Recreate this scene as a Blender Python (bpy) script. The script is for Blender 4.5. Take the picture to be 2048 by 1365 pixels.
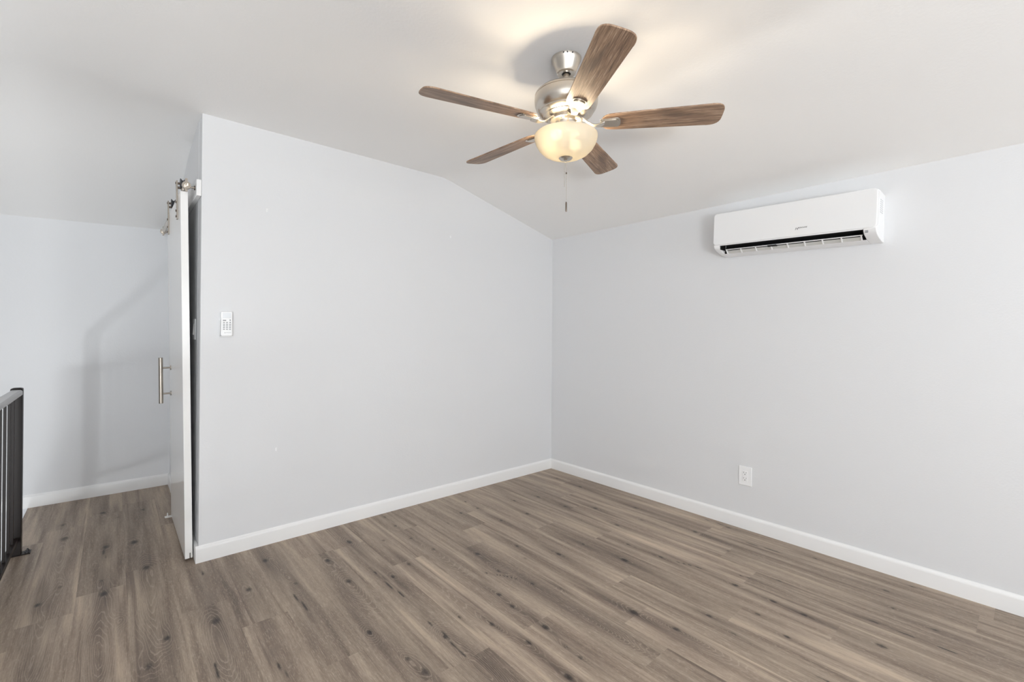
import bpy, bmesh, math, random
import numpy as np
from mathutils import Vector, Matrix

for o in list(bpy.data.objects):
    bpy.data.objects.remove(o)
SC = bpy.context.scene
COL = SC.collection
PI = math.pi

# ------------------------------------------------------------------ camera
CH = 1.3                                     # camera height
yaw, pitch, roll, FPX = 0.7151, 0.0031, 0.0068, 916.79
F = Vector((math.sin(yaw)*math.cos(pitch), math.cos(yaw)*math.cos(pitch), math.sin(pitch)))
R0 = Vector((math.cos(yaw), -math.sin(yaw), 0)); U0 = R0.cross(F)
R = R0*math.cos(roll) + U0*math.sin(roll); U = -R0*math.sin(roll) + U0*math.cos(roll)
cam = bpy.data.cameras.new('camera'); cam_o = bpy.data.objects.new('camera', cam); COL.objects.link(cam_o)
cam.sensor_fit = 'HORIZONTAL'; cam.sensor_width = 36
cam.lens = FPX/2048*36
cam.shift_y = -18.66/2048
cam.clip_start = .02
cam_o.matrix_world = Matrix(((R.x,U.x,-F.x,0),(R.y,U.y,-F.y,0),(R.z,U.z,-F.z,CH),(0,0,0,1)))
SC.camera = cam_o

# ------------------------------------------------------------------ world, daylight, exposure
SC.view_settings.view_transform = 'Standard'
SC.view_settings.look = 'None'
SC.view_settings.gamma = 1
SC.view_settings.use_curve_mapping = False
SC.view_settings.exposure = 0.18
SC.cycles.max_bounces = 12
SC.cycles.diffuse_bounces = 8
SC.cycles.sample_clamp_indirect = 6
SC.cycles.caustics_reflective = False
SC.cycles.caustics_refractive = False
w = bpy.data.worlds.new('world'); SC.world = w; w.use_nodes = True
w.node_tree.nodes['Background'].inputs[0].default_value = (.75,.86,1,1)
w.node_tree.nodes['Background'].inputs[1].default_value = 0.05

def area(name, loc, target, sx, sy, power, col):
    l = bpy.data.lights.new(name, 'AREA'); l.shape = 'RECTANGLE'; l.size = sx; l.size_y = sy
    l.energy = power; l.color = col
    o = bpy.data.objects.new(name, l); COL.objects.link(o); o.location = loc
    d = (Vector(target)-Vector(loc)).normalized()
    o.rotation_euler = d.to_track_quat('-Z','Y').to_euler()
    return o
# daylight from behind the camera and from the stairwell, plus added fill lamps
area('fill_near_wall', (-1.7,-3.12,.60), (-1.7,-2.4,2.15), 1.45, .9, 236, (.925,.962,1))  # added fill aimed up to brighten the ceiling; no such door is known
area('daylight_window_wide', (1.5,-3.12,1.45), (1.5,0,1.2), 2.6, 1.2, 40, (.925,.962,1))
area('fill_right_wall', (3.12,-1.9,.60), (2.0,-1.9,2.6), 1.7, .9, 6, (.925,.962,1))  # added fill tilted up from the right wall; its window is made up
area('daylight_stair_window', (-1.30,.85,-.10), (-.30,4.84,1.1), .10, .07, 1.9, (.925,.962,1)).data.spread = math.radians(62)
area('fill_stairwell_up', (-.95,.9,-1.9), (-.2,1.4,2), .9, .9, 50, (.96,.98,1))  # added upward lamp that fills the ceiling from the stairwell, not daylight
BULB_W = 9

# ------------------------------------------------------------------ helpers
def new_bm(): return bmesh.new()
def obj(name, bm, mat, parent=None, smooth=None, bevel=0, seg=2):
    me = bpy.data.meshes.new(name)
    bmesh.ops.recalc_face_normals(bm, faces=bm.faces)
    bm.to_mesh(me); bm.free()
    o = bpy.data.objects.new(name, me); COL.objects.link(o)
    if mat: me.materials.append(mat)
    if parent: o.parent = parent
    if bevel:
        m = o.modifiers.new('bevel','BEVEL'); m.width = bevel; m.segments = seg; m.limit_method = 'ANGLE'; m.angle_limit = math.radians(40)
    if smooth or bevel:
        for p in me.polygons: p.use_smooth = True
        if smooth is None: smooth = 35
        try: me.set_sharp_from_angle(angle=math.radians(smooth))
        except Exception: pass
    return o
def thing(name, label, cat, loc=(0,0,0), rot=(0,0,0), group=None):
    o = bpy.data.objects.new(name, None); COL.objects.link(o); o.empty_display_size = .05
    o.location = loc; o.rotation_euler = rot
    o['label'] = label; o['category'] = cat
    if group: o['group'] = group
    return o
def tag(o, label, cat, group=None):
    o['label'] = label; o['category'] = cat
    if group: o['group'] = group
    return o
def struct(o): o['kind'] = 'structure'; return o
def box(bm, x0,x1,y0,y1,z0,z1, M=None):
    vs = [bm.verts.new((x,y,z)) for x in (x0,x1) for y in (y0,y1) for z in (z0,z1)]
    for f in ((0,1,3,2),(4,6,7,5),(0,4,5,1),(2,3,7,6),(0,2,6,4),(1,5,7,3)):
        bm.faces.new([vs[i] for i in f])
    if M: bmesh.ops.transform(bm, matrix=M, verts=vs)
    return vs
def lathe(bm, prof, n=48, M=None, cap=True):
    """prof: (r,z) list, revolved about z"""
    rings = []; allv = []
    for r,z in prof:
        if r < 1e-6: v = [bm.verts.new((0,0,z))]
        else: v = [bm.verts.new((r*math.cos(2*PI*i/n), r*math.sin(2*PI*i/n), z)) for i in range(n)]
        rings.append(v); allv += v
    for a,b in zip(rings, rings[1:]):
        for i in range(n):
            j = (i+1)%n
            if len(a)==1 and len(b)==1: continue
            if len(a)==1: bm.faces.new((a[0],b[i],b[j]))
            elif len(b)==1: bm.faces.new((a[i],b[0],a[j]))
            else: bm.faces.new((a[i],b[i],b[j],a[j]))
    if cap:
        for v in (rings[0], rings[-1]):
            if len(v) > 2: bm.faces.new(v)
    if M: bmesh.ops.transform(bm, matrix=M, verts=allv)
    return allv
def cyl(bm, p0, p1, r, n=20, r2=None):
    p0 = Vector(p0); p1 = Vector(p1); d = p1-p0
    M = Matrix.Translation(p0) @ d.to_track_quat('Z','Y').to_matrix().to_4x4()
    return lathe(bm, [(r,0),(r if r2 is None else r2,d.length)], n, M)
def prism(bm, pts, axis, a, b):
    """extrude a 2D polygon along an axis. axis 0: pts=(y,z); 1: pts=(x,z); 2: pts=(x,y)"""
    def P(p,t):
        return {0:(t,p[0],p[1]),1:(p[0],t,p[1]),2:(p[0],p[1],t)}[axis]
    A = [bm.verts.new(P(p,a)) for p in pts]; B = [bm.verts.new(P(p,b)) for p in pts]
    n = len(pts)
    for i in range(n): bm.faces.new((A[i],A[(i+1)%n],B[(i+1)%n],B[i]))
    bm.faces.new(A); bm.faces.new(B[::-1])
    return A+B
def rrect(w, h, r, n=5, cx=0, cy=0):
    out = []
    for sx,sy,a0 in ((1,1,0),(-1,1,90),(-1,-1,180),(1,-1,270)):
        for i in range(n+1):
            a = math.radians(a0+90*i/n)
            out.append((cx+sx*(w/2-r)+r*math.cos(a), cy+sy*(h/2-r)+r*math.sin(a)))
    return out
def tube(bm, pts, r, n=10):
    pts = [Vector(p) for p in pts]; rings = []
    for i,p in enumerate(pts):
        d = (pts[min(i+1,len(pts)-1)]-pts[max(i-1,0)]).normalized()
        q = d.to_track_quat('Z','Y')
        rings.append([bm.verts.new(p+q@Vector((r*math.cos(2*PI*k/n), r*math.sin(2*PI*k/n),0))) for k in range(n)])
    for a,b in zip(rings,rings[1:]):
        for k in range(n): bm.faces.new((a[k],a[(k+1)%n],b[(k+1)%n],b[k]))
    bm.faces.new(rings[0]); bm.faces.new(rings[-1][::-1])

# ------------------------------------------------------------------ materials
def srgb(r,g,b):
    f = lambda c: (c/255/12.92 if c/255 <= .04045 else ((c/255+.055)/1.055)**2.4)
    return (f(r),f(g),f(b),1)
def mat(name, col, rough=.5, metal=0, bump=None, spec=.5, **kw):
    m = bpy.data.materials.new(name); m.use_nodes = True
    nt = m.node_tree; b = nt.nodes['Principled BSDF']
    b.inputs['Base Color'].default_value = col
    b.inputs['Roughness'].default_value = rough
    b.inputs['Metallic'].default_value = metal
    b.inputs['Specular IOR Level'].default_value = spec
    for k,v in kw.items(): b.inputs[k.replace('_',' ')].default_value = v
    if bump:
        sc, st, dist = bump
        tc = nt.nodes.new('ShaderNodeTexCoord'); nz = nt.nodes.new('ShaderNodeTexNoise')
        nz.inputs['Scale'].default_value = sc; nz.inputs['Detail'].default_value = 3
        bp = nt.nodes.new('ShaderNodeBump'); bp.inputs['Strength'].default_value = st; bp.inputs['Distance'].default_value = dist
        nt.links.new(tc.outputs['Object'], nz.inputs['Vector'])
        nt.links.new(nz.outputs['Fac'], bp.inputs['Height'])
        nt.links.new(bp.outputs['Normal'], b.inputs['Normal'])
    return m
class NT:
    """tiny node-graph helper"""
    def __init__(s, m): s.nt = m.node_tree; s.n = s.nt.nodes; s.l = s.nt.links
    def put(s, sock, v):
        if isinstance(v, bpy.types.NodeSocket): s.l.new(v, sock)
        else: sock.default_value = v
    def math(s, op, a, b=0, c=None, clamp=False):
        n = s.n.new('ShaderNodeMath'); n.operation = op; n.use_clamp = clamp
        s.put(n.inputs[0], a); s.put(n.inputs[1], b)
        if c is not None: s.put(n.inputs[2], c)
        return n.outputs[0]
    def comb(s, x, y, z=0):
        n = s.n.new('ShaderNodeCombineXYZ')
        for i,v in enumerate((x,y,z)): s.put(n.inputs[i], v)
        return n.outputs[0]
    def noise(s, vec, scale=1, detail=2, rough=.5, dist=0):
        n = s.n.new('ShaderNodeTexNoise'); s.put(n.inputs['Vector'], vec)
        n.inputs['Scale'].default_value = scale; n.inputs['Detail'].default_value = detail
        n.inputs['Roughness'].default_value = rough; n.inputs['Distortion'].default_value = dist
        return n.outputs['Fac']
    def ramp(s, fac, stops, interp='LINEAR'):
        n = s.n.new('ShaderNodeValToRGB'); s.put(n.inputs[0], fac); n.color_ramp.interpolation = interp
        e = n.color_ramp.elements
        while len(e) < len(stops): e.new(.5)
        for q,(p,c) in zip(e, stops): q.position = p; q.color = c if len(c)==4 else (*c,1)
        return n.outputs[0]
    def mix(s, fac, a, b, mode='MIX'):
        n = s.n.new('ShaderNodeMix'); n.data_type = 'RGBA'; n.blend_type = mode
        s.put(n.inputs[0], fac); s.put(n.inputs[6], a); s.put(n.inputs[7], b)
        return n.outputs[2]
    def smooth(s, v, a, b):
        n = s.n.new('ShaderNodeMapRange'); n.interpolation_type = 'SMOOTHSTEP'
        s.put(n.inputs[0], v); n.inputs[1].default_value = a; n.inputs[2].default_value = b
        return n.outputs[0]
    def attr(s, name):
        n = s.n.new('ShaderNodeAttribute'); n.attribute_name = name; return n.outputs['Fac']

M_WALL  = mat('wall_paint', (.732,.739,.751,1), .55, bump=(110,.12,.004), spec=.3)
M_CEIL  = mat('ceiling_paint', (.89,.885,.875,1), .7, bump=(80,.15,.004), spec=.2)
M_TRIM  = mat('trim_white', (.85,.85,.845,1), .38)
M_DOOR  = mat('door_white', (.87,.865,.85,1), .16)
M_PLAST = mat('plastic_white', (.88,.885,.89,1), .28)
M_ACP   = mat('panel_white', (.83,.835,.84,1), .06)
M_VANE  = mat('vane_grey', srgb(200,200,196), .5)
M_BLACK = mat('black_plastic', (.004,.004,.004,1), .6)
M_DARK  = mat('dark_plastic', (.05,.05,.055,1), .5)
M_GREY  = mat('grey_print', srgb(135,137,140), .5)
M_LGREY = mat('light_grey_print', srgb(190,193,196), .5)
M_LCD   = mat('display_grey', srgb(226,229,232), .25)
M_STEEL = mat('brushed_steel', srgb(176,168,158), .30, 1, bump=(60,.05,.002))
M_NICK  = mat('brushed_nickel', srgb(205,198,188), .27, 1)
M_DSTEEL= mat('dark_steel', srgb(120,108,98), .35, 1)
M_RAIL  = mat('railing_black', (.012,.008,.0065,1), .40, spec=.22)
M_HAND  = mat('handrail_grey', srgb(186,186,188), .34, 0)
M_LITE  = mat('white_bracket', (.82,.81,.79,1), .5)
M_SUB   = mat('subfloor', srgb(120,105,90), .8)

def glass_bowl():
    m = bpy.data.materials.new('frosted_glass'); m.use_nodes = True
    g = NT(m); b = g.n['Principled BSDF']; out = g.n['Material Output']
    b.inputs['Base Color'].default_value = (.90,.875,.81,1); b.inputs['Roughness'].default_value = .35
    t = g.n.new('ShaderNodeBsdfTranslucent'); t.inputs[0].default_value = (.62,.575,.48,1)
    mx = g.n.new('ShaderNodeMixShader'); mx.inputs[0].default_value = .5
    g.l.new(b.outputs[0], mx.inputs[1]); g.l.new(t.outputs[0], mx.inputs[2])
    rf = g.n.new('ShaderNodeBsdfRefraction'); rf.inputs['Color'].default_value = (1,.95,.84,1); rf.inputs['Roughness'].default_value = .62; rf.inputs['IOR'].default_value = 1.03
    m2 = g.n.new('ShaderNodeMixShader'); m2.inputs[0].default_value = .16
    g.l.new(mx.outputs[0], m2.inputs[1]); g.l.new(rf.outputs[0], m2.inputs[2]); g.l.new(m2.outputs[0], out.inputs[0])
    return m
M_BOWL = glass_bowl()
def emit(name, col, s):
    m = bpy.data.materials.new(name); m.use_nodes = True; g = NT(m)
    b = g.n['Principled BSDF']; b.inputs['Emission Color'].default_value = col; b.inputs['Emission Strength'].default_value = s
    return m
M_BULB = emit('bulb_glass', (1,.86,.62,1), 25)

def blade_wood():
    m = mat('blade_wood', (.2,.13,.08,1), .42); g = NT(m); b = g.n['Principled BSDF']
    tc = g.n.new('ShaderNodeTexCoord'); sp = g.n.new('ShaderNodeSeparateXYZ'); g.l.new(tc.outputs['Object'], sp.inputs[0])
    x,y = sp.outputs[0], sp.outputs[1]
    n1 = g.noise(g.comb(g.math('MULTIPLY',x,4), g.math('MULTIPLY',y,95)), 1, 4, .6, .6)
    n2 = g.noise(g.comb(g.math('MULTIPLY',x,18), g.math('MULTIPLY',y,420)), 1, 3, .6)
    n3 = g.noise(g.comb(g.math('MULTIPLY',x,3), g.math('MULTIPLY',y,14)), 1, 3)
    f = g.math('ADD', g.math('MULTIPLY',n1,.5), g.math('MULTIPLY',n2,.5))
    c = g.ramp(f, [(.36,srgb(88,70,57)),(.46,srgb(132,106,86)),(.55,srgb(158,129,105)),(.66,srgb(196,172,149))])
    c = g.mix(g.math('MULTIPLY',g.smooth(n3,.56,.74),.65), c, srgb(84,67,56))
    g.l.new(c, b.inputs['Base Color'])
    return m
M_BLADE = blade_wood()

# ------------------------------------------------------------------ floor planks
Xr, Yb, Xe, Yf = 3.202, 3.0965, .3665, 4.841
ZC, ZL, XB = 2.528, 2.205, 1.975
X0, XL, Y0 = -1.45, -3.0, -3.2              # stair side wall, left wall and wall behind the camera
PW, PL, SEAM = .187, 1.262, .057
SX, SY0 = -.465, .42                        # stair opening: x < SX and y > SY0
KNOTS= [(-0.248,4.265,0.03,0.7),(-0.222,3.978,0.05,0.7),(-0.05,4.365,0.035,0.8),(0.032,4.198,0.03,0.5),(0.169,4.263,0.03,0.7),(-0.028,3.669,0.03,0.9),(0.104,3.642,0.035,1),(0.144,3.21,0.04,0.8),(-0.263,3.098,0.025,0.9),(-0.04,3.185,0.02,0.7),(-0.029,3.023,0.04,0.8),(0.179,2.415,0.022,1),(0.11,2.257,0.03,0.7),(-0.196,3.243,0.025,0.6),(0.035,2.693,0.015,0.5),(0.657,2.877,0.028,0.9),(0.521,2.606,0.03,0.8),(0.706,2.617,0.02,0.5),(0.717,2.515,0.02,0.7),(0.927,2.65,0.025,1),(0.933,2.358,0.025,0.9),(1.108,2.804,0.03,0.8),(0.845,1.898,0.022,1),(0.354,2.419,0.04,0.8),(1.128,2.252,0.02,1),(0.847,1.907,0.02,0.6),(1.075,1.661,0.018,0.9),(1.435,2.832,0.02,0.8),(1.423,2.598,0.02,0.7),(1.457,2.382,0.02,0.7),(1.622,2.161,0.025,0.9),(1.593,1.934,0.02,0.8),(1.867,2.089,0.018,0.9),(1.8,1.944,0.02,0.6),(1.282,1.601,0.018,1),(1.454,1.759,0.02,0.9),(1.439,1.64,0.022,0.9),(1.648,1.722,0.02,0.8),(1.449,1.431,0.025,1),(1.324,1.405,0.02,0.9),(1.201,1.735,0.012,0.9),(0.908,1.54,0.03,0.7),(1.279,2.683,0.02,0.7),(1.258,2.318,0.025,0.7),(0.892,1.648,0.02,0.7),(1.898,2.733,0.02,0.9),(2.043,2.726,0.02,0.8),(2.052,2.894,0.02,0.8),(2.255,2.417,0.022,1),(2.036,2.447,0.018,0.9),(2.353,2.668,0.02,0.9),(1.447,3.017,0.022,0.7),(1.732,2.644,0.02,0.6),(1.11,2.79,0.03,0.8),(1.986,1.854,0.022,1),(2.223,1.56,0.028,1),(3.007,2.833,0.02,0.8),(2.997,2.558,0.025,0.8),(2.555,2.61,0.025,0.8),(2.569,2.335,0.025,0.8),(2.715,2.166,0.025,0.8),(2.47,2.092,0.015,0.7),(2.59,1.878,0.025,0.7),(2.196,1.846,0.015,0.9),(2.952,1.98,0.02,0.8),(2.794,1.821,0.02,0.6),(2.897,1.487,0.018,0.9),(2.405,1.664,0.02,0.7),(2.414,1.446,0.018,0.9),(1.84,1.239,0.03,1),(1.879,1.048,0.022,0.9),(1.422,1.204,0.015,0.9),(1.307,1.166,0.025,1),(1.424,1.285,0.015,0.8),(1.727,1.6,0.012,0.8),(2.892,1.482,0.02,0.8),(3.131,1.371,0.018,0.8),(2.442,1.033,0.022,1),(2.667,0.901,0.018,0.8),(2.436,0.849,0.02,1),(2.429,0.715,0.02,1),(2.196,0.71,0.018,1),(2.084,0.998,0.018,1),(2.027,0.796,0.01,0.8),(2.269,0.857,0.018,0.8),(3.091,0.854,0.015,0.8),(2.794,1.222,0.018,0.7),(1.879,1.05,0.02,0.9),(2.041,0.868,0.015,0.7),(2.814,0.455,0.014,1),(2.749,0.299,0.02,0.8),(2.979,0.511,0.02,0.8),(3.132,0.431,0.02,0.7),(2.435,0.432,0.03,0.8)]
CRACKS= [(0.365,3.033,0.369,2.903),(0.684,2.443,0.688,2.195),(0.303,2.113,0.306,1.988),(0.49,2.015,0.499,1.846),(1.08,1.818,1.082,1.748),(1.082,1.748,1.075,1.503),(1.077,2.362,1.082,2.044),(1.536,1.955,1.634,1.784),(2.554,1.067,2.57,1.018),(2.029,0.585,2.032,0.516),(3.143,1.533,3.141,1.348),(3.0,1.198,3.007,0.945),(2.435,1.367,2.466,1.24),(2.609,0.416,2.619,0.345),(2.607,0.29,2.609,0.214),(2.609,0.579,2.611,0.471),(-0.031,3.671,-0.032,3.491)]
CATH= [(-0.046,2.672),(0.136,2.639),(-0.034,2.343),(-0.232,3.639),(0.15,3.024),(-0.226,2.959),(-0.228,2.499),(0.925,2.263),(0.342,2.14),(0.698,2.723),(1.45,2.26),(1.272,1.728),(1.106,1.456),(1.627,1.627),(1.062,1.373),(1.641,1.596),(1.873,0.969),(1.652,1.301)]
JOINT = {-2:2.91,-1:3.067,0:3.213,2:2.287,4:2.76,5:1.49,9:2.483,10:2.703,12:1.845,14:2.484,8:1.007,13:1.015,15:1.443}
def build_floor():
    rng = np.random.RandomState(4)
    ks = list(range(math.floor((XL-SEAM)/PW), math.floor((Xr-SEAM)/PW)+1))
    xs = []
    for k in ks:
        a = SEAM+k*PW
        m = 18 if k >= -3 else 3
        for i in range(m): xs.append(a+PW*i/m)
    xs.append(SEAM+(ks[-1]+1)*PW)
    xs = np.array([x for x in xs if x > XL and x < Xr+.1]); xs = np.unique(np.round(np.append(xs,[SX,XL,Xr+.02]),5))
    xs = xs[xs <= Xr+.021]
    js = {}
    for k in ks:
        j = JOINT.get(k, rng.uniform(0,PL))
        while j > Y0: j -= PL
        js[k] = j
    ys = [Y0, SY0, Yf+.02]
    for k in ks:
        y = js[k]
        while y < Yf: 
            if y > Y0: ys.append(y)
            y += PL
    ys += list(np.arange(Y0,0,.2)) + list(np.arange(0,Yf,.012))
    ys = np.unique(np.round(ys,4))
    nx, ny = len(xs), len(ys)
    XX, YY = np.meshgrid(xs, ys)
    co = np.stack([XX.ravel(), YY.ravel(), np.zeros(nx*ny)], 1)
    ring = np.zeros(nx*ny); knot = np.zeros(nx*ny); streak = np.zeros(nx*ny)
    px, py = co[:,0], co[:,1]
    rk = np.random.RandomState(9)
    for kx,ky,s,st in KNOTS:
        pk = np.floor((px-SEAM)/PW) == math.floor((kx-SEAM)/PW)
        dx = (px-kx); dy = (py-ky)
        a, b = s*.42, s*.75
        d = np.sqrt((dx/a)**2+(dy/b)**2)
        knot = np.maximum(knot, st*np.exp(-(d/1.25)**2)*pk)
        la, lb = s*1.15, s*rk.uniform(7,14)
        e = np.exp(-((dx/la)**2 + (np.abs(dy)/lb)**1.4))*pk
        streak = np.maximum(streak, e*st*rk.uniform(.55,1.0))
        ring += np.exp(-((dx/(s*1.8))**2+(dy/(s*5))**2))*.55
    for cx,cy in CATH:
        pk = np.floor((px-SEAM)/PW) == math.floor((cx-SEAM)/PW)
        ring += np.exp(-(((px-cx)/.055)**2+((py-cy)/.30)**2))*1.1
        streak = np.maximum(streak, .42*np.exp(-(((px-cx)/.05)**2+((py-cy)/.26)**2))*pk)
    for x1,y1,x2,y2 in CRACKS:
        if y1 > y2: x1,y1,x2,y2 = x2,y2,x1,y1
        t = np.clip((py-y1)/(y2-y1),0,1); cx = x1+(x2-x1)*t + .004*np.sin(py*31)
        off = np.maximum(np.maximum(y1-py,py-y2),0)
        wd = .006*(1-.6*np.abs(2*t-1))
        knot = np.maximum(knot, .85*np.exp(-((px-cx)/wd)**2)*np.exp(-(off/.02)**2))
        streak = np.maximum(streak, .35*np.exp(-((px-cx)/.02)**2)*np.exp(-(off/.12)**2))
    I = np.arange(nx*ny).reshape(ny,nx)
    q = np.stack([I[:-1,:-1],I[:-1,1:],I[1:,1:],I[1:,:-1]],-1).reshape(-1,4)
    mx = (co[q[:,0],0]+co[q[:,2],0])/2; my = (co[q[:,0],1]+co[q[:,2],1])/2
    keep = ~((mx < SX) & (my > SY0))
    q = q[keep]; mx = mx[keep]; my = my[keep]
    kk = np.floor((mx-SEAM)/PW).astype(int)
    jj = np.array([js[k] for k in range(kk.min(),kk.max()+1)])[kk-kk.min()]
    row = np.floor((my-jj)/PL).astype(int)
    seed = np.abs(np.sin(kk*12.9898+row*78.233)*43758.5453) % 1
    me = bpy.data.meshes.new('floor')
    me.vertices.add(nx*ny); me.vertices.foreach_set('co', co.ravel().astype('f'))
    nf = len(q)
    me.loops.add(nf*4); me.loops.foreach_set('vertex_index', q.ravel().astype('i'))
    me.polygons.add(nf); me.polygons.foreach_set('loop_start', np.arange(0,nf*4,4,dtype='i'))
    me.update(calc_edges=True)
    for nm,arr,dom in (('knot',knot,'POINT'),('ring',ring,'POINT'),('streak',streak,'POINT'),('plank',seed,'FACE')):
        a = me.attributes.new(nm,'FLOAT',dom); a.data.foreach_set('value', arr.astype('f'))
    # distance to the long seam and the end joint, for the fine bevel line
    o = bpy.data.objects.new('floor', me); COL.objects.link(o)
    return o
def floor_mat():
    m = mat('plank_floor', (.2,.17,.14,1), .45, spec=.35); g = NT(m); b = g.n['Principled BSDF']
    ge = g.n.new('ShaderNodeNewGeometry'); sp = g.n.new('ShaderNodeSeparateXYZ'); g.l.new(ge.outputs['Position'], sp.inputs[0])
    x,y = sp.outputs[0], sp.outputs[1]
    r = g.attr('plank'); kn = g.attr('knot'); rg = g.attr('ring'); st = g.attr('streak')
    r50 = g.math('MULTIPLY',r,57.0)
    mul = lambda a,k: g.math('MULTIPLY',a,k)
    # broad tone bands along the plank
    n1 = g.noise(g.comb(mul(x,13), mul(y,.9), r50), 1, 3, .55, .3)
    n1b = g.noise(g.comb(mul(x,34), mul(y,1.6), r50), 1, 3, .6, .4)
    # growth rings: contour lines of a stretched field, wrapped round the knots
    fld = g.math('ADD', mul(g.noise(g.comb(mul(x,8), mul(y,.8), r50), 1, 2, .5), 7.0), mul(rg,4.2))
    fld = g.math('ADD', fld, mul(g.noise(g.comb(mul(x,60), mul(y,9), r50), 1, 2), .55))
    fr = g.math('FRACT', mul(fld,2.0))
    line = g.math('ABSOLUTE', g.math('SUBTRACT', fr, .5))
    line = g.smooth(line, .34, .5)
    lmask = g.math('MULTIPLY', line, g.smooth(rg,.12,.75))
    # fine limed pores
    n2 = g.noise(g.comb(mul(x,330), mul(y,24), r50), 1, 3, .65)
    n3 = g.noise(g.comb(mul(x,120), mul(y,70), r50), 1, 3, .7)
    base = g.ramp(g.math('ADD', mul(n1,.62), mul(n1b,.38)),
                  [(.30,srgb(90,80,72)),(.42,srgb(117,105,95)),(.53,srgb(140,128,116)),(.66,srgb(164,151,136))])
    tone = g.math('ADD', .86, mul(r,.28))
    base = g.mix(1, base, g.comb(tone,tone,tone), 'MULTIPLY')
    base = g.mix(mul(g.smooth(n2,.50,.72),.42), base, srgb(176,164,151))
    base = g.mix(mul(g.smooth(n2,.47,.30),.30), base, srgb(88,78,70))
    base = g.mix(mul(g.smooth(n3,.52,.75),.34), base, srgb(172,161,149))
    # dark mineral streaks
    nst = g.noise(g.comb(mul(x,70), mul(y,5), r50), 1, 3, .6, .4)
    s = g.math('MULTIPLY', st, g.math('ADD', .45, mul(nst,1.1)), clamp=True)
    base = g.mix(mul(s,.95), base, srgb(66,56,52))
    # occasional free streaks away from the knots
    fs = g.noise(g.comb(mul(x,28), mul(y,.55), g.math('ADD',r50,3.3)), 1, 3, .6, .3)
    base = g.mix(mul(g.smooth(fs,.55,.74),.60), base, srgb(78,66,61))
    base = g.mix(mul(lmask,.34), base, srgb(172,160,148))
    base = g.mix(1, base, (1.40,1.345,1.28,1), 'MULTIPLY')
    # knots
    nk = g.noise(g.comb(mul(x,160), mul(y,90), r50), 1, 3, .7)
    k = g.math('MULTIPLY', kn, g.math('ADD', .55, mul(nk,.9)), clamp=True)
    base = g.mix(mul(g.smooth(k,.15,.85),.92), base, srgb(46,41,38))
    base = g.mix(mul(g.math('MULTIPLY', g.smooth(kn,.55,.9), g.smooth(nk,.62,.70)),.8), base, srgb(186,176,164))
    g.l.new(base, b.inputs['Base Color'])
    g.l.new(g.math('ADD',.34, mul(n2,.22)), b.inputs['Roughness'])
    bp = g.n.new('ShaderNodeBump'); bp.inputs['Strength'].default_value = .12; bp.inputs['Distance'].default_value = .001
    g.l.new(n2, bp.inputs['Height']); g.l.new(bp.outputs[0], b.inputs['Normal'])
    return m
floor = struct(build_floor()); floor.data.materials.append(floor_mat())

# ------------------------------------------------------------------ room shell
def sbox(name, mt, *d):
    bm = new_bm(); box(bm,*d); return struct(obj(name,bm,mt))
ZLOW = -2.55
TOP = 2.75
# ceiling: flat, easing into a slope towards the right wall and another towards the far wall
def ceil_z(x,y):
    def smin(a,b,k):
        h = max(k-abs(a-b),0)/k
        return min(a,b)-h*h*k*.25
    zr = ZL+(Xr-x)*(ZC-ZL)/(Xr-XB)
    zf = (2.140+.033*x)+(Yf-y)*math.tan(math.radians(15.5))
    return smin(smin(ZC,zr,.014), zf, .10 if x < 1 else .03)
def build_ceiling():
    bm = new_bm()
    xs = sorted(set([round(XL-.1+i*.1,3) for i in range(63) if XL-.1+i*.1 < Xr] + [round(XB+d,3) for d in (-.06,-.04,-.02,0,.02,.04,.06)] + [Xe, .7, Xr, Xr+.1]))
    ys = sorted(set([round(Y0-.1+i*.1,3) for i in range(90) if Y0-.1+i*.1 < Yf] + [Yb, Yf, Yf+.1]))
    def z(x,y):
        # over the main room (in front of the back wall) only the right-hand slope exists
        yy = min(y, Yb) if x > Xe+.001 else y
        return ceil_z(x, yy)
    g = [[bm.verts.new((x,y,z(x,y))) for x in xs] for y in ys]
    t = [[bm.verts.new((x,y,TOP)) for x in xs] for y in ys]
    for j in range(len(ys)-1):
        for i in range(len(xs)-1):
            bm.faces.new((g[j][i],g[j+1][i],g[j+1][i+1],g[j][i+1]))
            bm.faces.new((t[j][i],t[j][i+1],t[j+1][i+1],t[j+1][i]))
    return obj('ceiling', bm, M_CEIL, smooth=40)
struct(build_ceiling())
sbox('wall_back', M_WALL, Xe+.001, Xr, Yb, Yb+.12, 0, TOP-.02)
sbox('wall_return', M_WALL, Xe, Xe+.12, Yb+.12, Yf, 0, TOP-.02)
sbox('wall_far', M_WALL, X0, Xe+.12, Yf, Yf+.12, ZLOW, TOP-.02)
bm = new_bm()
RY0, RY1, RZ0, RZ1 = -2.8, -1.0, .10, 2.0  # unseen window opening, added to go with the right-hand fill lamp
box(bm, Xr,Xr+.12, Y0,RY0, -.02,TOP-.02); box(bm, Xr,Xr+.12, RY1,Yb+.12, -.02,TOP-.02)
box(bm, Xr,Xr+.12, RY0,RY1, -.02,RZ0); box(bm, Xr,Xr+.12, RY0,RY1, RZ1,TOP-.02)
struct(obj('wall_right', bm, M_WALL))
sbox('wall_left', M_WALL, XL-.12, XL, Y0-.1, SY0+.1, ZLOW, TOP-.02)
sbox('wall_stair', M_WALL, X0-.12, X0, SY0+.1, Yf+.12, ZLOW, TOP-.02)
sbox('wall_stair_front', M_WALL, XL, X0, SY0, SY0+.1, -.30, TOP-.02)
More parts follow.
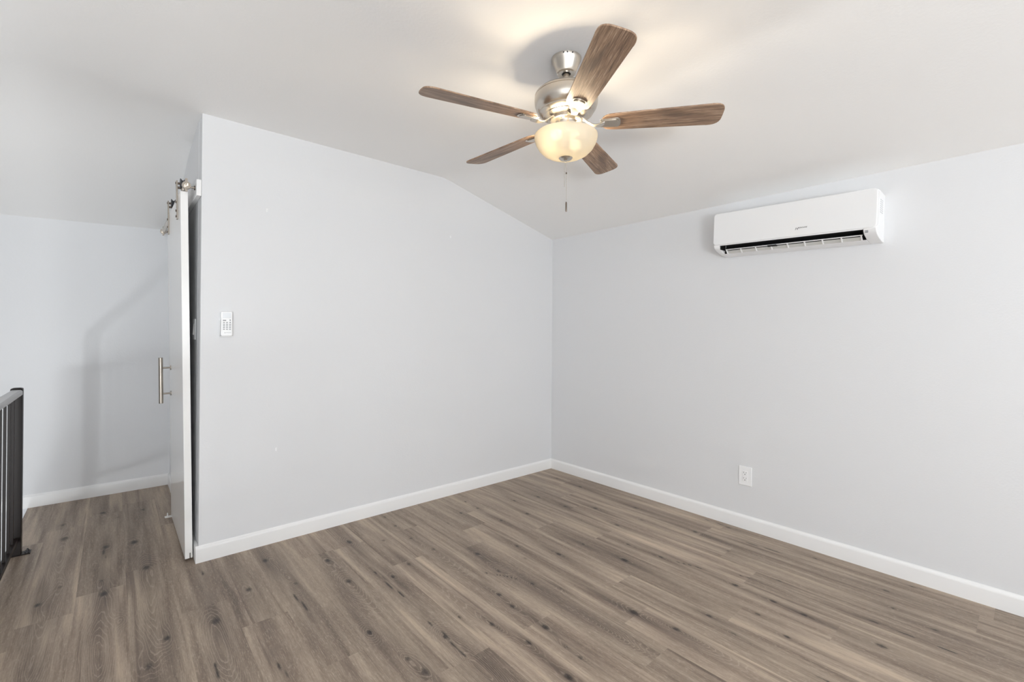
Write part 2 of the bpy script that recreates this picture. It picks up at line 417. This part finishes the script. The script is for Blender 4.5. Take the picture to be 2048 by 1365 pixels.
# wall behind the camera: wide window, plus an added opening at the fill lamp
bm = new_bm()
WINS = ((.15,2.85),(-2.45,-.95)); WZS = ((.82,2.08),(.05,2.08))
e = [XL, -2.45, -.95, .15, 2.85, Xr+.12]
for a,b_ in ((e[0],e[1]),(e[2],e[3]),(e[4],e[5])): box(bm, a,b_, Y0-.12,Y0, ZLOW,TOP-.02)
for (a,b_),(WZ0,WZ1) in zip(WINS,WZS):
    box(bm, a,b_, Y0-.12,Y0, ZLOW,WZ0); box(bm, a,b_, Y0-.12,Y0, WZ1,TOP-.02)
struct(obj('wall_near', bm, M_WALL))
def pane_mat():
    m = bpy.data.materials.new('window_glass'); m.use_nodes = True; g = NT(m); out = g.n['Material Output']
    t = g.n.new('ShaderNodeBsdfTransparent'); t.inputs[0].default_value = (.96,.98,.97,1)
    gl = g.n.new('ShaderNodeBsdfGlossy'); gl.inputs['Roughness'].default_value = .02
    mx = g.n.new('ShaderNodeMixShader'); mx.inputs[0].default_value = .06
    g.l.new(t.outputs[0], mx.inputs[1]); g.l.new(gl.outputs[0], mx.inputs[2]); g.l.new(mx.outputs[0], out.inputs[0])
    return m
M_GLASS = pane_mat()
for k,((a,b_),(WZ0,WZ1)) in enumerate(zip(WINS,WZS)):
    bm = new_bm(); m_ = (a+b_)/2
    for c_,d_ in ((a,a+.05),(b_-.05,b_),(m_-.03,m_+.03)): box(bm, c_,d_, Y0-.1,Y0-.05, WZ0,WZ1)
    box(bm, a,b_, Y0-.1,Y0-.05, WZ0,WZ0+.05); box(bm, a,b_, Y0-.1,Y0-.05, WZ1-.05,WZ1)
    wf = struct(obj('window_%d'%(k+1), bm, M_TRIM))
    bm = new_bm(); box(bm, a+.04,b_-.04, Y0-.08,Y0-.074, WZ0+.04,WZ1-.04); obj('window_pane', bm, M_GLASS, wf)
bm = new_bm()
for c_,d_ in ((RY0,RY0+.05),(RY1-.05,RY1),(-1.93,-1.87)): box(bm, Xr+.04,Xr+.09, c_,d_, RZ0,RZ1)
box(bm, Xr+.04,Xr+.09, RY0,RY1, RZ0,RZ0+.05); box(bm, Xr+.04,Xr+.09, RY0,RY1, RZ1-.05,RZ1)
wf = struct(obj('window_3', bm, M_TRIM))
bm = new_bm(); box(bm, Xr+.06,Xr+.066, RY0+.04,RY1-.04, RZ0+.04,RZ1-.04); obj('window_pane', bm, M_GLASS, wf)
# storey below, seen only through the stair opening
sbox('trim_1', M_TRIM, SX, SX+.02, SY0, Yf, -.30, -.001)
sbox('trim_2', M_TRIM, X0, SX+.02, SY0-.02, SY0, -.30, -.001)
bm = new_bm(); box(bm, SX+.02,Xr, Y0,Yf, -.30,-.004); box(bm, XL,SX+.02, Y0,SY0-.02, -.30,-.004)
struct(obj('floor_slab', bm, M_SUB))
sbox('floor_lower', M_SUB, XL, 1.0, Y0, Yf, ZLOW-.1, ZLOW)
sbox('wall_lower', M_WALL, .9, 1.0, Y0, Yf, ZLOW, -.30)

# baseboards: rounded top edge, 9 cm tall
BH, BT = .092, .014
def bb_prof(sgn):                            # (offset from the wall, z)
    pr = [(0,0),(BT,0),(BT,BH-.020)] + [(BT-.010+.010*math.cos(a), BH-.020+.014*math.sin(a)) for a in (.5,1.0,1.45)] + [(BT-.012,BH-.003),(BT-.0125,BH),(0,BH)]
    return [(sgn*p,z) for p,z in pr]
bm = new_bm(); prism(bm, [(Yb+p,z) for p,z in bb_prof(-1)], 0, Xe-BT, Xr)
struct(obj('baseboard_back', bm, M_TRIM, smooth=50))
bm = new_bm(); prism(bm, [(Xr+p,z) for p,z in bb_prof(-1)], 1, RY1+.02, Yb-BT+.002)
struct(obj('baseboard_right', bm, M_TRIM, smooth=50))
bm = new_bm(); prism(bm, [(Xe+p,z) for p,z in bb_prof(-1)], 1, Yb-.001, Yf)
struct(obj('baseboard_return', bm, M_TRIM, smooth=50))
bm = new_bm(); prism(bm, [(Yf+p,z) for p,z in bb_prof(-1)], 0, SX+.004, Xe-BT+.002)
prism(bm, [(Yf+p,z-.0) for p,z in bb_prof(-1)], 0, X0, SX+.004)
struct(obj('baseboard_far', bm, M_TRIM, smooth=50))

# ------------------------------------------------------------------ sliding door and its hardware
LEAN = math.atan2(.0366, 2.07)
door = thing('sliding_door', 'white slab sliding door hung on a steel rail beside the wall corner', 'door', (.292,3.56,2.084), (0,-LEAN,0))
# local: z down from the top edge, x across the thickness, y along the length
DH, DT, DY0, DY1 = 2.071, .0355, -.41, .41
bm = new_bm()
h = DT/2
prism(bm, [(-h,0),(-h,-DH),(.0045,-DH),(.0045,-DH+.030),(.0085,-DH+.030),(.0085,-DH),(h,-DH),(h,0)], 1, DY0, DY1)
obj('door_slab', bm, M_DOOR, door, bevel=.0012, seg=1)
# pull handle on the outer face
hz = lambda z: z-2.084
hx = -h
bm = new_bm()
cyl(bm, (hx-.055,.29,hz(.815)), (hx-.055,.29,hz(1.121)), .0125, 24)
hd = obj('handle', bm, M_STEEL, door, bevel=.0012, seg=2)
for zz in (1.052,.879):
    bm = new_bm(); cyl(bm, (hx-.047,.29,hz(zz)), (hx,.29,hz(zz)), .006, 16); obj('standoff', bm, M_STEEL, hd, smooth=35)
    bm = new_bm(); cyl(bm, (hx-.004,.29,hz(zz)), (hx,.29,hz(zz)), .0165, 20); obj('rose', bm, M_STEEL, hd, smooth=35)
# hanger straps with their wheels
RZ, RX, RR = 2.114, .300, .0125
def hanger(y):
    bm = new_bm()
    box(bm, hx-.007,hx, y-.016,y+.016, -.135,.088)
    s = obj('hanger_strap', bm, M_STEEL, door, bevel=.001, seg=1)
    bm = new_bm()
    for zz in (-.035,-.085,-.118): cyl(bm, (hx-.011,y,zz), (hx-.006,y,zz), .0065, 8)
    obj('bolt', bm, M_DSTEEL, s, smooth=35)
    bm = new_bm(); cyl(bm, (hx-.010,y,.075), (h+.004,y,.075), .0065, 16); cyl(bm, (hx-.004,y,.050),(.004,y,.050), .007,16)
    obj('axle', bm, M_DSTEEL, s, smooth=35)
    bm = new_bm()
    Mw = Matrix.Translation((.008,y,.075)) @ Matrix.Rotation(PI/2,4,'Y')
    lathe(bm, [(.006,-.013),(.030,-.013),(.030,-.010),(.022,-.004),(.0205,0),(.022,.004),(.030,.010),(.030,.013),(.006,.013)], 32, Mw)
    obj('wheel', bm, M_DARK, s, smooth=35)
hanger(-.27); hanger(.285)

rail = thing('door_rail', 'round brushed steel track carrying the white sliding door', 'rail', (RX,3.11,RZ))
bm = new_bm(); lathe(bm, [(RR-.0025,0),(RR,0.001),(RR,1.66),(0,1.66)], 28, Matrix.Rotation(-PI/2,4,'X'), cap=False)
lathe(bm, [(RR-.0025,0),(RR-.0025,.03),(0,.03)], 28, Matrix.Rotation(-PI/2,4,'X'), cap=False)
obj('track_tube', bm, M_NICK, rail, smooth=40)
for y in (.022,1.60):
    bm = new_bm(); lathe(bm, [(RR,y-.010),(RR+.008,y-.010),(RR+.009,y-.008),(RR+.009,y+.008),(RR+.008,y+.010),(RR,y+.010)], 28, Matrix.Rotation(-PI/2,4,'X'), cap=False)
    box(bm, -.006,.006, y-.008,y+.008, RR+.006,RR+.026); box(bm, -.006,.006, y-.008,y+.008, -RR-.020,-RR-.006)
    obj('end_stop', bm, M_STEEL, rail, smooth=35)
for y in (.045,.82,1.62):
    bm = new_bm(); cyl(bm, (RR-.004,y,0), (.041,y,0), .0055, 16); s = obj('standoff', bm, M_STEEL, rail, smooth=35)
    bm = new_bm(); cyl(bm, (.0385,y,0), (.043,y,0), .0125, 24); obj('flange', bm, M_DSTEEL, s, smooth=35)
bm = new_bm(); box(bm, .3432,Xe, Yb+.0005,Yb+1.735, 2.061,2.152)
tag(obj('backing_board', bm, M_TRIM, bevel=.0015, seg=1), 'white wooden backing board fixed to the wall behind the door rail', 'board')
# door guide at the floor
fg = thing('floor_guide', 'small white bracket on the floor at the back foot of the sliding door', 'bracket', (.300,3.985,0))
bm = new_bm(); box(bm, -.024,.03, -.018,.018, 0,.004); obj('base_plate', bm, M_LITE, fg, bevel=.001)
bm = new_bm(); box(bm, -.011,-.006, -.016,.016, .004,.026); obj('fin', bm, M_LITE, fg, bevel=.001)

# ------------------------------------------------------------------ wall things; local frame: x = viewer's left, y = out of the wall, z = up
def text_mesh(body, size, mt, parent, M, shear=0):
    cu = bpy.data.curves.new('t','FONT'); cu.body = body; cu.size = size; cu.shear = shear; cu.align_x = 'LEFT'; cu.extrude = .0002; cu.resolution_u = 3
    t = bpy.data.objects.new('t', cu); COL.objects.link(t)
    bpy.context.view_layer.update()
    me = bpy.data.meshes.new_from_object(t.evaluated_get(bpy.context.evaluated_depsgraph_get()))
    bpy.data.objects.remove(t); bpy.data.curves.remove(cu)
    me.transform(M); me.materials.append(mt)
    o = bpy.data.objects.new('lettering', me); COL.objects.link(o); o.parent = parent
    return o
def textM(x,y,z):                            # text running to the viewer's right, facing out
    return Matrix(((-1,0,0,x),(0,0,1,y),(0,1,0,z),(0,0,0,1)))

# --- mini split air conditioner
ACW, AD, AH = .872, .19, .266
ac = thing('air_conditioner', 'white wall-mounted split air conditioner high on the right wall', 'air conditioner', (Xr,.997,1.8225), (0,0,PI/2))
tilt = Matrix.Rotation(math.radians(1.45),4,'Y')
ac.rotation_euler = (Matrix.Rotation(PI/2,4,'Z') @ Matrix.Rotation(-math.radians(1.45),4,'Y')).to_euler()
under = [(.186,.058),(.180,.044),(.166,.031),(.140,.021),(.105,.012),(.060,.004),(.03,.001),(0,0)]
top = [(0,AH-.006),(.12,AH),(.165,AH-.004),(.172,AH-.010)]
full = top + [(.172,.075)] + under
S0, S1 = .395, -.375                         # slot ends (viewer left / right)
notch = top + [(.172,.075),(.186,.058),(.182,.052),(.150,.085),(.110,.105),(.080,.060),(.098,.0095),(.060,.004),(.03,.001),(0,0)]
bm = new_bm()
we = ACW/2-.004
prism(bm, full, 0, S0, we); prism(bm, full, 0, -we, S1); prism(bm, notch, 0, S1, S0)
obj('body', bm, M_PLAST, ac, bevel=.006, seg=3)
bm = new_bm(); prism(bm, rrect(ACW, AH-.058, .022, 6, 0, (AH+.058)/2), 1, .165, AD)
obj('front_panel', bm, M_ACP, ac, bevel=.006, seg=3)
bm = new_bm(); prism(bm, [(.180,.053),(.150,.083),(.110,.103),(.082,.060),(.099,.0105),(.101,.0125),(.085,.060),(.110,.099),(.148,.080),(.178,.051)], 0, S1+.001, S0-.001)
box(bm, S0-.003,S0-.001, .098,.172, .03,.09); box(bm, S1+.001,S1+.003, .098,.172, .03,.09)
obj('outlet_cavity', bm, M_BLACK, ac)
bm = new_bm(); prism(bm, [(.136,.0355),(.141,.033),(.136,.0290),(.129,.0295),(.129,.0345)], 0, S1+.012, S0-.020)
fl = obj('air_flap', bm, M_PLAST, ac, bevel=.0012, seg=1)
bm = new_bm(); prism(bm, [(.124,.0255),(.106,.009),(.101,.0105),(.118,.028)], 0, S1+.016, S0-.026)
obj('duct_wall', bm, M_VANE, ac)
for i in range(9):
    x = S0-.024 - i*(S0-S1-.042)/8
    bm = new_bm(); prism(bm, [(.138,.0325),(.112,.0065),(.104,.0065),(.126,.031)], 0, x-.003, x+.003)
    obj('vane', bm, M_PLAST, fl)
bm = new_bm(); box(bm, S1+.44,S1+.49, .120,.142, .023,.031); obj('louver_motor', bm, M_BLACK, fl)
bm = new_bm()
for zz in (.0355,.0425): box(bm, S1-.022,S1-.008, .1795,.1815, zz,zz+.005)
obj('rating_sticker', bm, M_GREY, ac)
bm = new_bm()
for r_ in range(2):
    for k in range(7): box(bm, -we-.0006,-we+.001, .055+.035*r_,.078+.035*r_, .150+.011*k,.154+.011*k)
obj('side_vent', bm, M_LGREY, ac)
text_mesh('H', .022, M_DARK, ac, textM(-.050,AD+.0004,.094), .35)
text_mesh('AEROLINE', .010, M_DARK, ac, textM(-.067,AD+.0004,.102), .2)

# --- remote control resting in its wall cradle
crd = thing('remote_cradle', 'white plastic wall cradle holding the air conditioner remote', 'holder', (.4905,Yb,1.262), (0,0,PI))
bm = new_bm(); prism(bm, rrect(.064,.104,.010,5,.001,.056), 1, 0, .004); obj('back_plate', bm, M_PLAST, crd, bevel=.001)
bm = new_bm(); box(bm, .031,.0335, .004,.020, .010,.100); box(bm, -.0325,-.030, .004,.012, .010,.100); box(bm, -.0325,.0335, .004,.018, .006,.0095)
obj('cradle_wall', bm, M_PLAST, crd, bevel=.001)
rem = thing('remote_control', 'white remote control with grey buttons in the cradle on the back wall', 'remote control', (.4905,Yb-.004,1.2715), (0,0,PI))
bm = new_bm(); prism(bm, rrect(.058,.1415,.008,6,0,.0710), 1, 0, .020); obj('casing', bm, M_PLAST, rem, bevel=.0035, seg=3)
bm = new_bm(); prism(bm, rrect(.0425,.030,.002,3,-.001,.121), 1, .0195, .0203); obj('display', bm, M_LCD, rem)
bm = new_bm(); box(bm, -.022,.020, .0198,.0206, .1050,.1060); obj('display_edge', bm, M_LGREY, rem)
def button(x,z,w_,h_):
    bm = new_bm(); prism(bm, rrect(w_,h_,min(w_,h_)*.3,3,x,z), 1, .0195, .0212); return obj('button', bm, M_GREY, rem)
cols = (.0135,-.0015,-.0165)
button(.011,.0905,.0165,.0055)
for z in (.0925,.0795): button(-.0170,z,.006,.0070)
for x in cols[:2]: button(x,.0785,.0095,.0042)
for rw in range(4):
    for x in cols: button(x,.0685-rw*.0098,.0100,.0042)
bm = new_bm(); prism(bm, [(.0115,.0215),(.0045,.0215),(.008,.015)], 1, .0195,.0203); obj('emblem', bm, M_LGREY, rem)
bm = new_bm()
for i in range(6): box(bm, .002-.0042*i-.003,.002-.0042*i, .0195,.0203, .0188,.0215)
obj('lettering', bm, M_LGREY, rem)

# --- outlet
out = thing('wall_outlet', 'white duplex outlet low on the right wall above the baseboard', 'outlet', (Xr,1.2917,.3535), (0,0,PI/2))
bm = new_bm(); prism(bm, rrect(.083,.126,.004,4), 1, 0, .0065); obj('face_plate', bm, M_PLAST, out, bevel=.002, seg=2)
bm = new_bm(); prism(bm, rrect(.034,.068,.002,3), 1, .006, .0082); obj('receptacle', bm, M_PLAST, out, bevel=.0006, seg=1)
for z in (.017,-.020):
    bm = new_bm()
    box(bm, .0065,.0085, .008,.0085, z+.002,z+.011); box(bm, -.0085,-.0065, .008,.0085, z+.003,z+.010)
    cyl(bm, (0,.008,z-.006),(0,.0085,z-.006), .0030, 12)
    obj('socket', bm, M_DARK, out)

# --- light switch on the return wall behind the door; faces -x
sw = thing('light_switch', 'white rocker light switch on the wall in the gap behind the sliding door', 'switch', (Xe,3.318,1.310), (0,0,PI/2))
bm = new_bm(); prism(bm, rrect(.078,.124,.004,4), 1, 0, .006); obj('face_plate', bm, M_PLAST, sw, bevel=.002, seg=2)
bm = new_bm(); prism(bm, [(.006,.034),(.0075,.034),(.0125,-.030),(.006,-.034)], 0, -.0165,.0165); obj('rocker', bm, M_PLAST, sw, bevel=.0006, seg=1)

# --- small hooks left in the back wall
def hook(x,z,label,down):
    h_ = thing('wall_hook', label, 'hook', (x,Yb,z), (0,0,PI), 'small hooks left in the back wall')
    bm = new_bm(); prism(bm, rrect(.009,.020,.002,3), 1, 0,.0018); obj('plate', bm, M_PLAST, h_)
    bm = new_bm(); tube(bm, [(0,.001,.006),(0,.008,.003),(0,.011,-.004*down-.002),(0,.009,-.009*down),(0,.013,-.011*down)], .0013, 8)
    obj('pin', bm, M_PLAST, h_, smooth=60)
hook(.7005,2.040,'tiny white hook high on the back wall, nearest the door',1)
hook(2.0297,2.068,'tiny white hook high on the back wall, nearest the room corner',1)
hook(.7622,.5715,'tiny white hook low on the back wall, above the baseboard',1)

# ------------------------------------------------------------------ stair railing
RXc = -.4195
rl = thing('stair_railing', 'black metal stair railing with a grey handrail at the stair opening', 'railing', (RXc,3.868,0))
bm = new_bm(); box(bm, -.0245,.0245, -.0245,.0245, 0,.957); obj('post', bm, M_RAIL, rl, bevel=.002)
bm = new_bm(); lathe(bm, [(.033,0),(.033,.003),(.020,.0075),(0,.009)], 4, Matrix.Translation((0,0,.957)) @ Matrix.Rotation(PI/4,4,'Z')); obj('post_cap', bm, M_RAIL, rl)
bm = new_bm(); prism(bm, [(-.0255,.925),(.0255,.925),(.0255,.945),(.019,.9545),(-.019,.9545),(-.0255,.945)], 1, -3.42, -.0245); obj('handrail', bm, M_HAND, rl, bevel=.002)
bm = new_bm(); box(bm, -.0125,.0125, -3.42,-.0245, .079,.104); obj('bottom_rail', bm, M_RAIL, rl, bevel=.001)
for i in range(26):
    y = -.128 - i*.128
    bm = new_bm(); box(bm, -.0055,.0055, y-.0055,y+.0055, .100,.928); obj('baluster', bm, M_RAIL, rl, bevel=.001, seg=1)
bm = new_bm(); box(bm, -.0245,.0245, -3.42-.049,-3.42, 0,.957); obj('post', bm, M_RAIL, rl, bevel=.002)
bm = new_bm(); box(bm, -.0255,.062, -.030,.030, 0,.005); bp = obj('base_plate', bm, M_RAIL, rl, bevel=.001)
for y in (-.014,.016):
    bm = new_bm(); cyl(bm, (.047,y,.005),(.047,y,.013), .0085, 6); cyl(bm, (.047,y,.005),(.047,y,.020), .004, 10); obj('bolt', bm, M_DARK, bp)

# ------------------------------------------------------------------ ceiling fan
FX, FY = 1.520, 1.392
fan = thing('ceiling_fan', 'five-blade ceiling fan with brushed nickel motor and frosted light bowl', 'ceiling fan', (FX,FY,ZC))
D = lambda z: z-ZC
bm = new_bm(); lathe(bm, [(.020,D(2.461)),(.037,D(2.459)),(.0425,D(2.463)),(.044,D(2.470)),(.049,D(2.482)),(.060,D(2.508)),(.0655,D(2.519)),(.067,D(2.528)),(.05,D(2.5279))], 48, cap=False)
can = obj('canopy', bm, M_NICK, fan, smooth=40)
bm = new_bm(); lathe(bm, [(0,D(2.464)),(.036,D(2.464)),(.036,D(2.47)),(0,D(2.47))], 32, cap=False); obj('canopy_recess', bm, M_DARK, can)
for a in (3.7,3.95,4.3):
    bm = new_bm(); p = Vector((math.cos(a)*.0655,math.sin(a)*.0655,D(2.521))); cyl(bm, p*1, p+Vector((math.cos(a)*.003,math.sin(a)*.003,0)), .003, 10)
    obj('screw', bm, M_DARK, can)
bm = new_bm(); lathe(bm, [(.0135,D(2.385)),(.0135,D(2.475))], 24); obj('downrod', bm, M_NICK, fan, smooth=40)
bm = new_bm(); lathe(bm, [(.0,D(2.403)),(.022,D(2.402)),(.030,D(2.396)),(.10,D(2.385)),(.128,D(2.377)),(.1385,D(2.366)),(.1400,D(2.360)),(.1375,D(2.3585)),(.1375,D(2.3565)),
   (.1405,D(2.355)),(.1410,D(2.340)),(.1395,D(2.322)),(.134,D(2.306)),(.126,D(2.294)),(.1195,D(2.289)),(.119,D(2.286)),(.1195,D(2.283)),(.115,D(2.279)),(.104,D(2.272)),(.101,D(2.2715)),(.0985,D(2.268)),(.085,D(2.262)),(0,D(2.262))], 72, cap=False)
obj('motor_housing', bm, M_NICK, fan, smooth=25)
bm = new_bm(); lathe(bm, [(.070,D(2.263)),(.072,D(2.258)),(.072,D(2.246)),(.066,D(2.243)),(.048,D(2.243)),(.047,D(2.240)),(.047,D(2.212)),(.052,D(2.208)),(.060,D(2.200)),(.060,D(2.192)),(0,D(2.192))], 48, cap=False)
fit = obj('light_fitter', bm, M_NICK, fan, smooth=30)
for k in range(3):
    bm = new_bm(); a = 3.4+k*2*PI/3; cyl(bm, (.046*math.cos(a),.046*math.sin(a),D(2.226)), (.053*math.cos(a),.053*math.sin(a),D(2.226)), .005, 12)
    obj('screw', bm, M_NICK, fit, smooth=35)
# blades
PHI, ZB = 2.879, 2.234
def blade_outline():
    pts = []
    def wd(x):                              # half width
        t = (x-.155)/(.66-.155)
        return .0515 + .0165*min(1,max(0,t))
    xs = [.155+(.60-.155)*i/14 for i in range(15)]
    root = [(.155+.045*(1-math.cos(a)), .0515*math.sin(a)**.8) for a in (0,.3,.6,.95,1.3)]
    up = root + [(x, wd(x)) for x in xs if x > .195]
    tip = []
    for i in range(9):
        a = PI/2*(1-i/8)
        tip.append((.606+.054*math.cos(a)**.75 if a<PI/2 else .606, .067*math.sin(a)**.55 if a>0 else 0))
    up += tip
    lo = [(x,-y) for x,y in up[::-1] if abs(y) > 1e-6]
    return up+lo
OUT = blade_outline()
def blade_mesh():
    bm = new_bm(); prism(bm, OUT, 2, -.003, .003); return bm
def iron_mesh():
    bm = new_bm()
    # curved arm from the flywheel, swept as a flat bar
    path = [(.062,.020),(.080,.014),(.098,.000),(.116,-.012),(.134,-.0165),(.152,-.0145),(.170,-.0105)]
    wid = [.016,.013,.011,.011,.013,.018,.022]
    L = []
    for (x,z),w2 in zip(path,wid):
        L.append([bm.verts.new((x,s*w2,z+t)) for s,t in ((-1,0),(1,0),(1,.006),(-1,.006))])
    for a,b in zip(L,L[1:]):
        for i in range(4): bm.faces.new((a[i],a[(i+1)%4],b[(i+1)%4],b[i]))
    bm.faces.new(L[0]); bm.faces.new(L[-1][::-1])
    return bm
def plate_mesh():
    bm = new_bm()
    def shape(x0,x1,hw,z0,z1):
        pts = [(x0,-hw*.85),(x1-.012,-hw),(x1-.004,-hw*.75),(x1,-hw*.3),(x1,hw*.3),(x1-.004,hw*.75),(x1-.012,hw),(x0,hw*.85)]
        prism(bm, pts, 2, z0, z1)
    shape(.150,.238,.0305,-.0065,-.003); shape(.152,.229,.0245,-.0105,-.0065)
    return bm
bl0 = None
for i in range(5):
    a = PHI+i*2*PI/5
    def place(o, pitch_):
        o.matrix_local = Matrix.Translation((0,0,D(ZB))) @ Matrix.Rotation(a,4,'Z') @ (Matrix.Rotation(math.radians(-12),4,'X') if pitch_ else Matrix.Identity(4))
    if bl0 is None:
        b0 = obj('blade', blade_mesh(), M_BLADE, fan, bevel=.0015, seg=2)
        i0 = obj('blade_iron', iron_mesh(), M_NICK, fan, bevel=.0015, seg=2)
        p0 = obj('iron_plate', plate_mesh(), M_NICK, i0, bevel=.0012, seg=2)
        bl0 = (b0,i0,p0); b,ir,pl = bl0
    else:
        b,ir,pl = (q.copy() for q in bl0)
        for q in (b,ir,pl): COL.objects.link(q)
        b.parent = fan; ir.parent = fan; pl.parent = ir
    place(b,True); place(ir,False)
    pl.matrix_local = Matrix.Rotation(math.radians(-12),4,'X')
# bowl
def bowl_prof():
    o = [(.1400,2.184),(.1405,2.178),(.139,2.166),(.133,2.148),(.121,2.127),(.102,2.108),(.077,2.094),(.048,2.0865),(.020,2.084)]
    i = [(r-.004,z+.0035) for r,z in o][::-1]
    return [(r,D(z)) for r,z in o]+[(r,D(z)) for r,z in i]+[(.1365,D(2.185)),(.1400,D(2.184))]
bm = new_bm(); lathe(bm, bowl_prof(), 72, cap=False); obj('light_bowl', bm, M_BOWL, fan, smooth=60)
bm = new_bm(); lathe(bm, [(0,D(2.072)),(.010,D(2.0725)),(.013,D(2.076)),(.026,D(2.079)),(.0305,D(2.084)),(.0305,D(2.087)),(0,D(2.090))], 36, cap=False)
lathe(bm, [(.004,D(2.086)),(.004,D(2.20))], 12)
obj('finial', bm, M_NICK, fan, smooth=30)
for dx,dy in ((-.074,-.010),(.074,.010)):
    ang = math.atan2(dy,dx)
    bm = new_bm()
    bmesh.ops.create_uvsphere(bm, u_segments=16, v_segments=12, radius=.017, matrix=Matrix.Translation((dx,dy,D(2.166))))
    cyl(bm, (dx*.8,dy*.8,D(2.172)),(dx*.55,dy*.55,D(2.196)), .010, 16)
    obj('bulb', bm, M_BULB, fan, smooth=60)
    l = bpy.data.lights.new('bulb_light','POINT'); l.energy = BULB_W; l.color = (1,.82,.58); l.shadow_soft_size = .026
    lo = bpy.data.objects.new('bulb_light', l); COL.objects.link(lo); lo.parent = fan; lo.location = (dx,dy,D(2.166))
    bpy.data.objects[lo.name].visible_camera = True
# pull chains (beaded)
def chain(x,y,z0,z1,name):
    bm = new_bm(); n = int((z0-z1)/.0046)
    for i in range(n):
        z = z0-(z0-z1)*i/n
        bmesh.ops.create_icosphere(bm, subdivisions=1, radius=.0016, matrix=Matrix.Translation((x,y,D(z))))
    cyl(bm, (x,y,D(z0)),(x,y,D(z1)), .0005, 6)
    return obj(name, bm, M_NICK, fan, smooth=60)
c1 = chain(.003,-.002,2.074,1.895,'pull_chain'); chain(-.004,.003,2.074,1.955,'pull_chain')
bm = new_bm(); lathe(bm, [(0,D(1.890)),(.0028,D(1.888)),(.0038,D(1.882)),(.0038,D(1.848)),(.0030,D(1.845)),(0,D(1.845))], 16, Matrix.Translation((.003,-.002,0)), cap=False)
obj('chain_fob', bm, M_DSTEEL, c1, smooth=40)
bm = new_bm(); cyl(bm, (.003,-.002,D(2.020)),(.003,-.002,D(2.014)), .003, 10); obj('chain_connector', bm, M_DSTEEL, c1)
